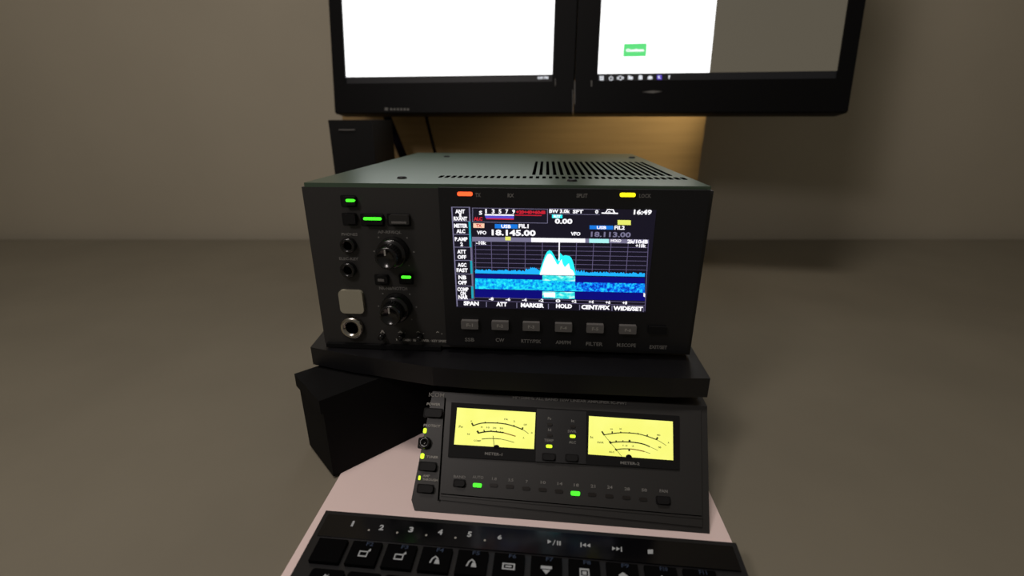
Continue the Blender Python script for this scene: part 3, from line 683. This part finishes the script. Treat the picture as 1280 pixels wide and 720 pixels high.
ml, FL, x0, x1, hg = build_monitor(pl_, -1, .30, MY, MT, 'left monitor showing a blank white page, clock at its lower corner', BI, .0505)
# lit area as panels lying on the glass
bm = bmesh.new(); box(bm, x0, x1, -.0012, .001, 0, hg); scl = link('lit_screen', bm, M['white'], ml)
bm = bmesh.new(); box(bm, x0, x1, -.0010, .001, -.0095, 0); link('taskbar', bm, M['taskbar'], ml)
texts('clock_lettering', FL, ml, M['icon'], -.0013, [('4:49 PM', 678.5, 97.2, 13.5, 4)], 1.2)
decal(FL, 'maker_mark', M['dimprint'], ml, [sq(483, 136.2, 4, 3.4)] + [sq(x, 136.6, 2.6, 2.6) for x in (489, 493.2, 497.4, 501.6, 505.8, 510)], -.0042)
mr, FM, y0_, y1_, hg = build_monitor(G_.M @ Vector((gx, 0, 0)), 1, .30, MY, MT, 'right monitor with white page, small green button and row of taskbar icons', BI, .0505)
bm = bmesh.new(); box(bm, y0_, y0_+.145, -.0012, .001, 0, hg); link('lit_screen', bm, M['white'], mr)
bm = bmesh.new(); box(bm, y0_+.145, y1_, -.0012, .001, 0, hg); link('desktop_area', bm, M['desktop'], mr)
bm = bmesh.new(); box(bm, y0_, y1_, -.0010, .001, -.0095, 0); link('taskbar', bm, M['taskbar'], mr)
a, b, c, dd = rect(FM, 779.5, 54.5, 808, 70.5, -.0016)
bm = bmesh.new(); prism(bm, rrect((a+b)/2, (c+dd)/2, b-a, dd-c, .001), -.0016, -.0012); gb = link('green_button', bm, M['green'], mr)
texts('button_lettering', FM, gb, M['s_white'], -.0018, [('Continue', 793.8, 62.7, 23, 4)], 3)
def mdec(name, m, polys, y=-.0016): return decal(FM, name, M[m], mr, polys, y)
mdec('start_icon', 'icon', [sq(750.6, 96.3, 2.4, 2.4), sq(753.4, 96.2, 2.4, 2.4), sq(750.7, 99.2, 2.4, 2.4), sq(753.5, 99.1, 2.4, 2.4)])
def ringp(x, y, r, w_, n=18):
    return [[(x+math.cos(2*math.pi*(k+e)/n)*q_, y+math.sin(2*math.pi*(k+e)/n)*q_) for e, q_ in ((0, r), (1, r), (1, r-w_), (0, r-w_))] for k in range(n)]
mdec('search_icon', 'icon', ringp(763.8, 98, 2.7, 1))
mdec('task_view_icon', 'icon', ringp(775.3, 97.4, 2.8, 1) + [sq(771.8, 97.6, 1.2, 3), sq(779, 97.3, 1.2, 3)])
mdec('folder_icon', 'icon', [sq(788, 97.5, 6, 3.6), sq(786.6, 95.2, 3, 1.4)])
mdec('store_icon', 'icon', [sq(800.6, 97, 4.8, 4.6), sq(800.6, 94.3, 2.4, 1)])
mdec('mail_icon', 'icon', [[(809.6, 99.2), (809.8, 96), (812.8, 94.4), (815.6, 96), (815.4, 99)]])
mdec('violet_icon', 'violet', [sq(824.2, 96.6, 6, 5.6)])
mdec('violet_icon_mark', 'icon', [[(822, 95), (825.2, 94.8), (824, 96.2), (826, 98.4), (823, 98)]], -.0018)
mdec('round_icon', 'icon', [sq(836.7, 95, 2.4, 1.3), sq(836.2, 97, 1.3, 3)])
decal(FM, 'bezel_logo', M['dimprint'], mr, [[(803, 115), (815, 113.2), (828, 114.2), (816, 116.6)]], -.0043)
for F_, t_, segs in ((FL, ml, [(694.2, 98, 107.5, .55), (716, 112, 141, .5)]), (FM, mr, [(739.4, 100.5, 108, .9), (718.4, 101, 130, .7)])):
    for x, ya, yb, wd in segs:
        decal(F_, 'bezel_edge_glint', M['greybtn'], t_, [[(x-wd, ya), (x+wd, ya), (x+wd*.8, yb), (x-wd*.8, yb)]], -.0043).name = 'painted_glint'  # lighter strips painted as reflections along the bezel edges
# wall arms
for t_, F_, xa in ((ml, FL, -.15), (mr, FM, .15)):
    p = F_.M @ Vector((xa, .05, .2))
    bm = bmesh.new()
    inv = F_.M.inverted()
    tube(bm, [inv @ p, inv @ Vector((p.x, p.y+.06, p.z)), inv @ Vector((p.x, .955, p.z))], .016)
    link('wall_arm', bm, M['matte'], t_)

# ------------------------------------------------------------------ behind the transceiver
bw = thing('wooden_board', Vector((.02, .86, .0)), 'orange brown wooden board seen in the gap below the monitors', 'board')
xa, xb = wpt(430, 165, .86).x-.02, wpt(880, 165, .86).x-.02
bm = bmesh.new(); box(bm, xa, xb, 0, .018, .0003, .300); bev(bm, .0015, 2); link('board_panel', bm, M['wood'], bw)
ps = thing('power_supply', Vector((0, 0, 0)), 'black boxy unit half seen behind the transceiver left of the cables', 'power supply')
p = wpt(466, 165, .60); q_ = wpt(412, 165, .60); top = wpt(440, 150, .60).z
ps.location = ((p.x+q_.x)/2, .60, 0); hw = (p.x-q_.x)/2
bm = bmesh.new(); box(bm, -hw, hw, 0, .10, .0003, top); bev(bm, .002, 2); link('case', bm, M['satin'], ps)
bm = bmesh.new(); box(bm, -hw+.012, hw*.2, -.0015, .001, top-.012, top-.0105); link('front_trim', bm, M['greybtn'], ps)
def cable(name, label, pts, r, m):
    bm = bmesh.new(); tube(bm, [wpt(*p) for p in pts], r, 14)
    o = link(name, bm, m, None, True); o['label'] = label; o['category'] = 'cable'; o['group'] = None; del o['group']; return o
def sp(pts, n=6):
    o = []
    for i in range(len(pts)-1):
        for k in range(n): t = k/n; o.append(tuple(pts[i][j]*(1-t)+pts[i+1][j]*t for j in range(3)))
    return o + [pts[-1]]
cable('video_cable', 'thick purplish black cable hanging at a slant behind the transceiver', sp([(470, 100, .835), (478, 125, .83), (484, 146, .825), (493, 168, .81), (505, 198, .79), (514, 232, .77), (518, 300, .73), (520, 337, .72)], 3), .0065, M['cable1'])
cable('power_cable', 'thin dark brown cable right of the thick purplish one', sp([(526, 100, .835), (531, 135, .83), (534, 152, .82), (539, 172, .80), (545, 195, .785), (550, 230, .77), (553, 300, .73), (554, 337, .72)], 3), .0026, M['cable2'])
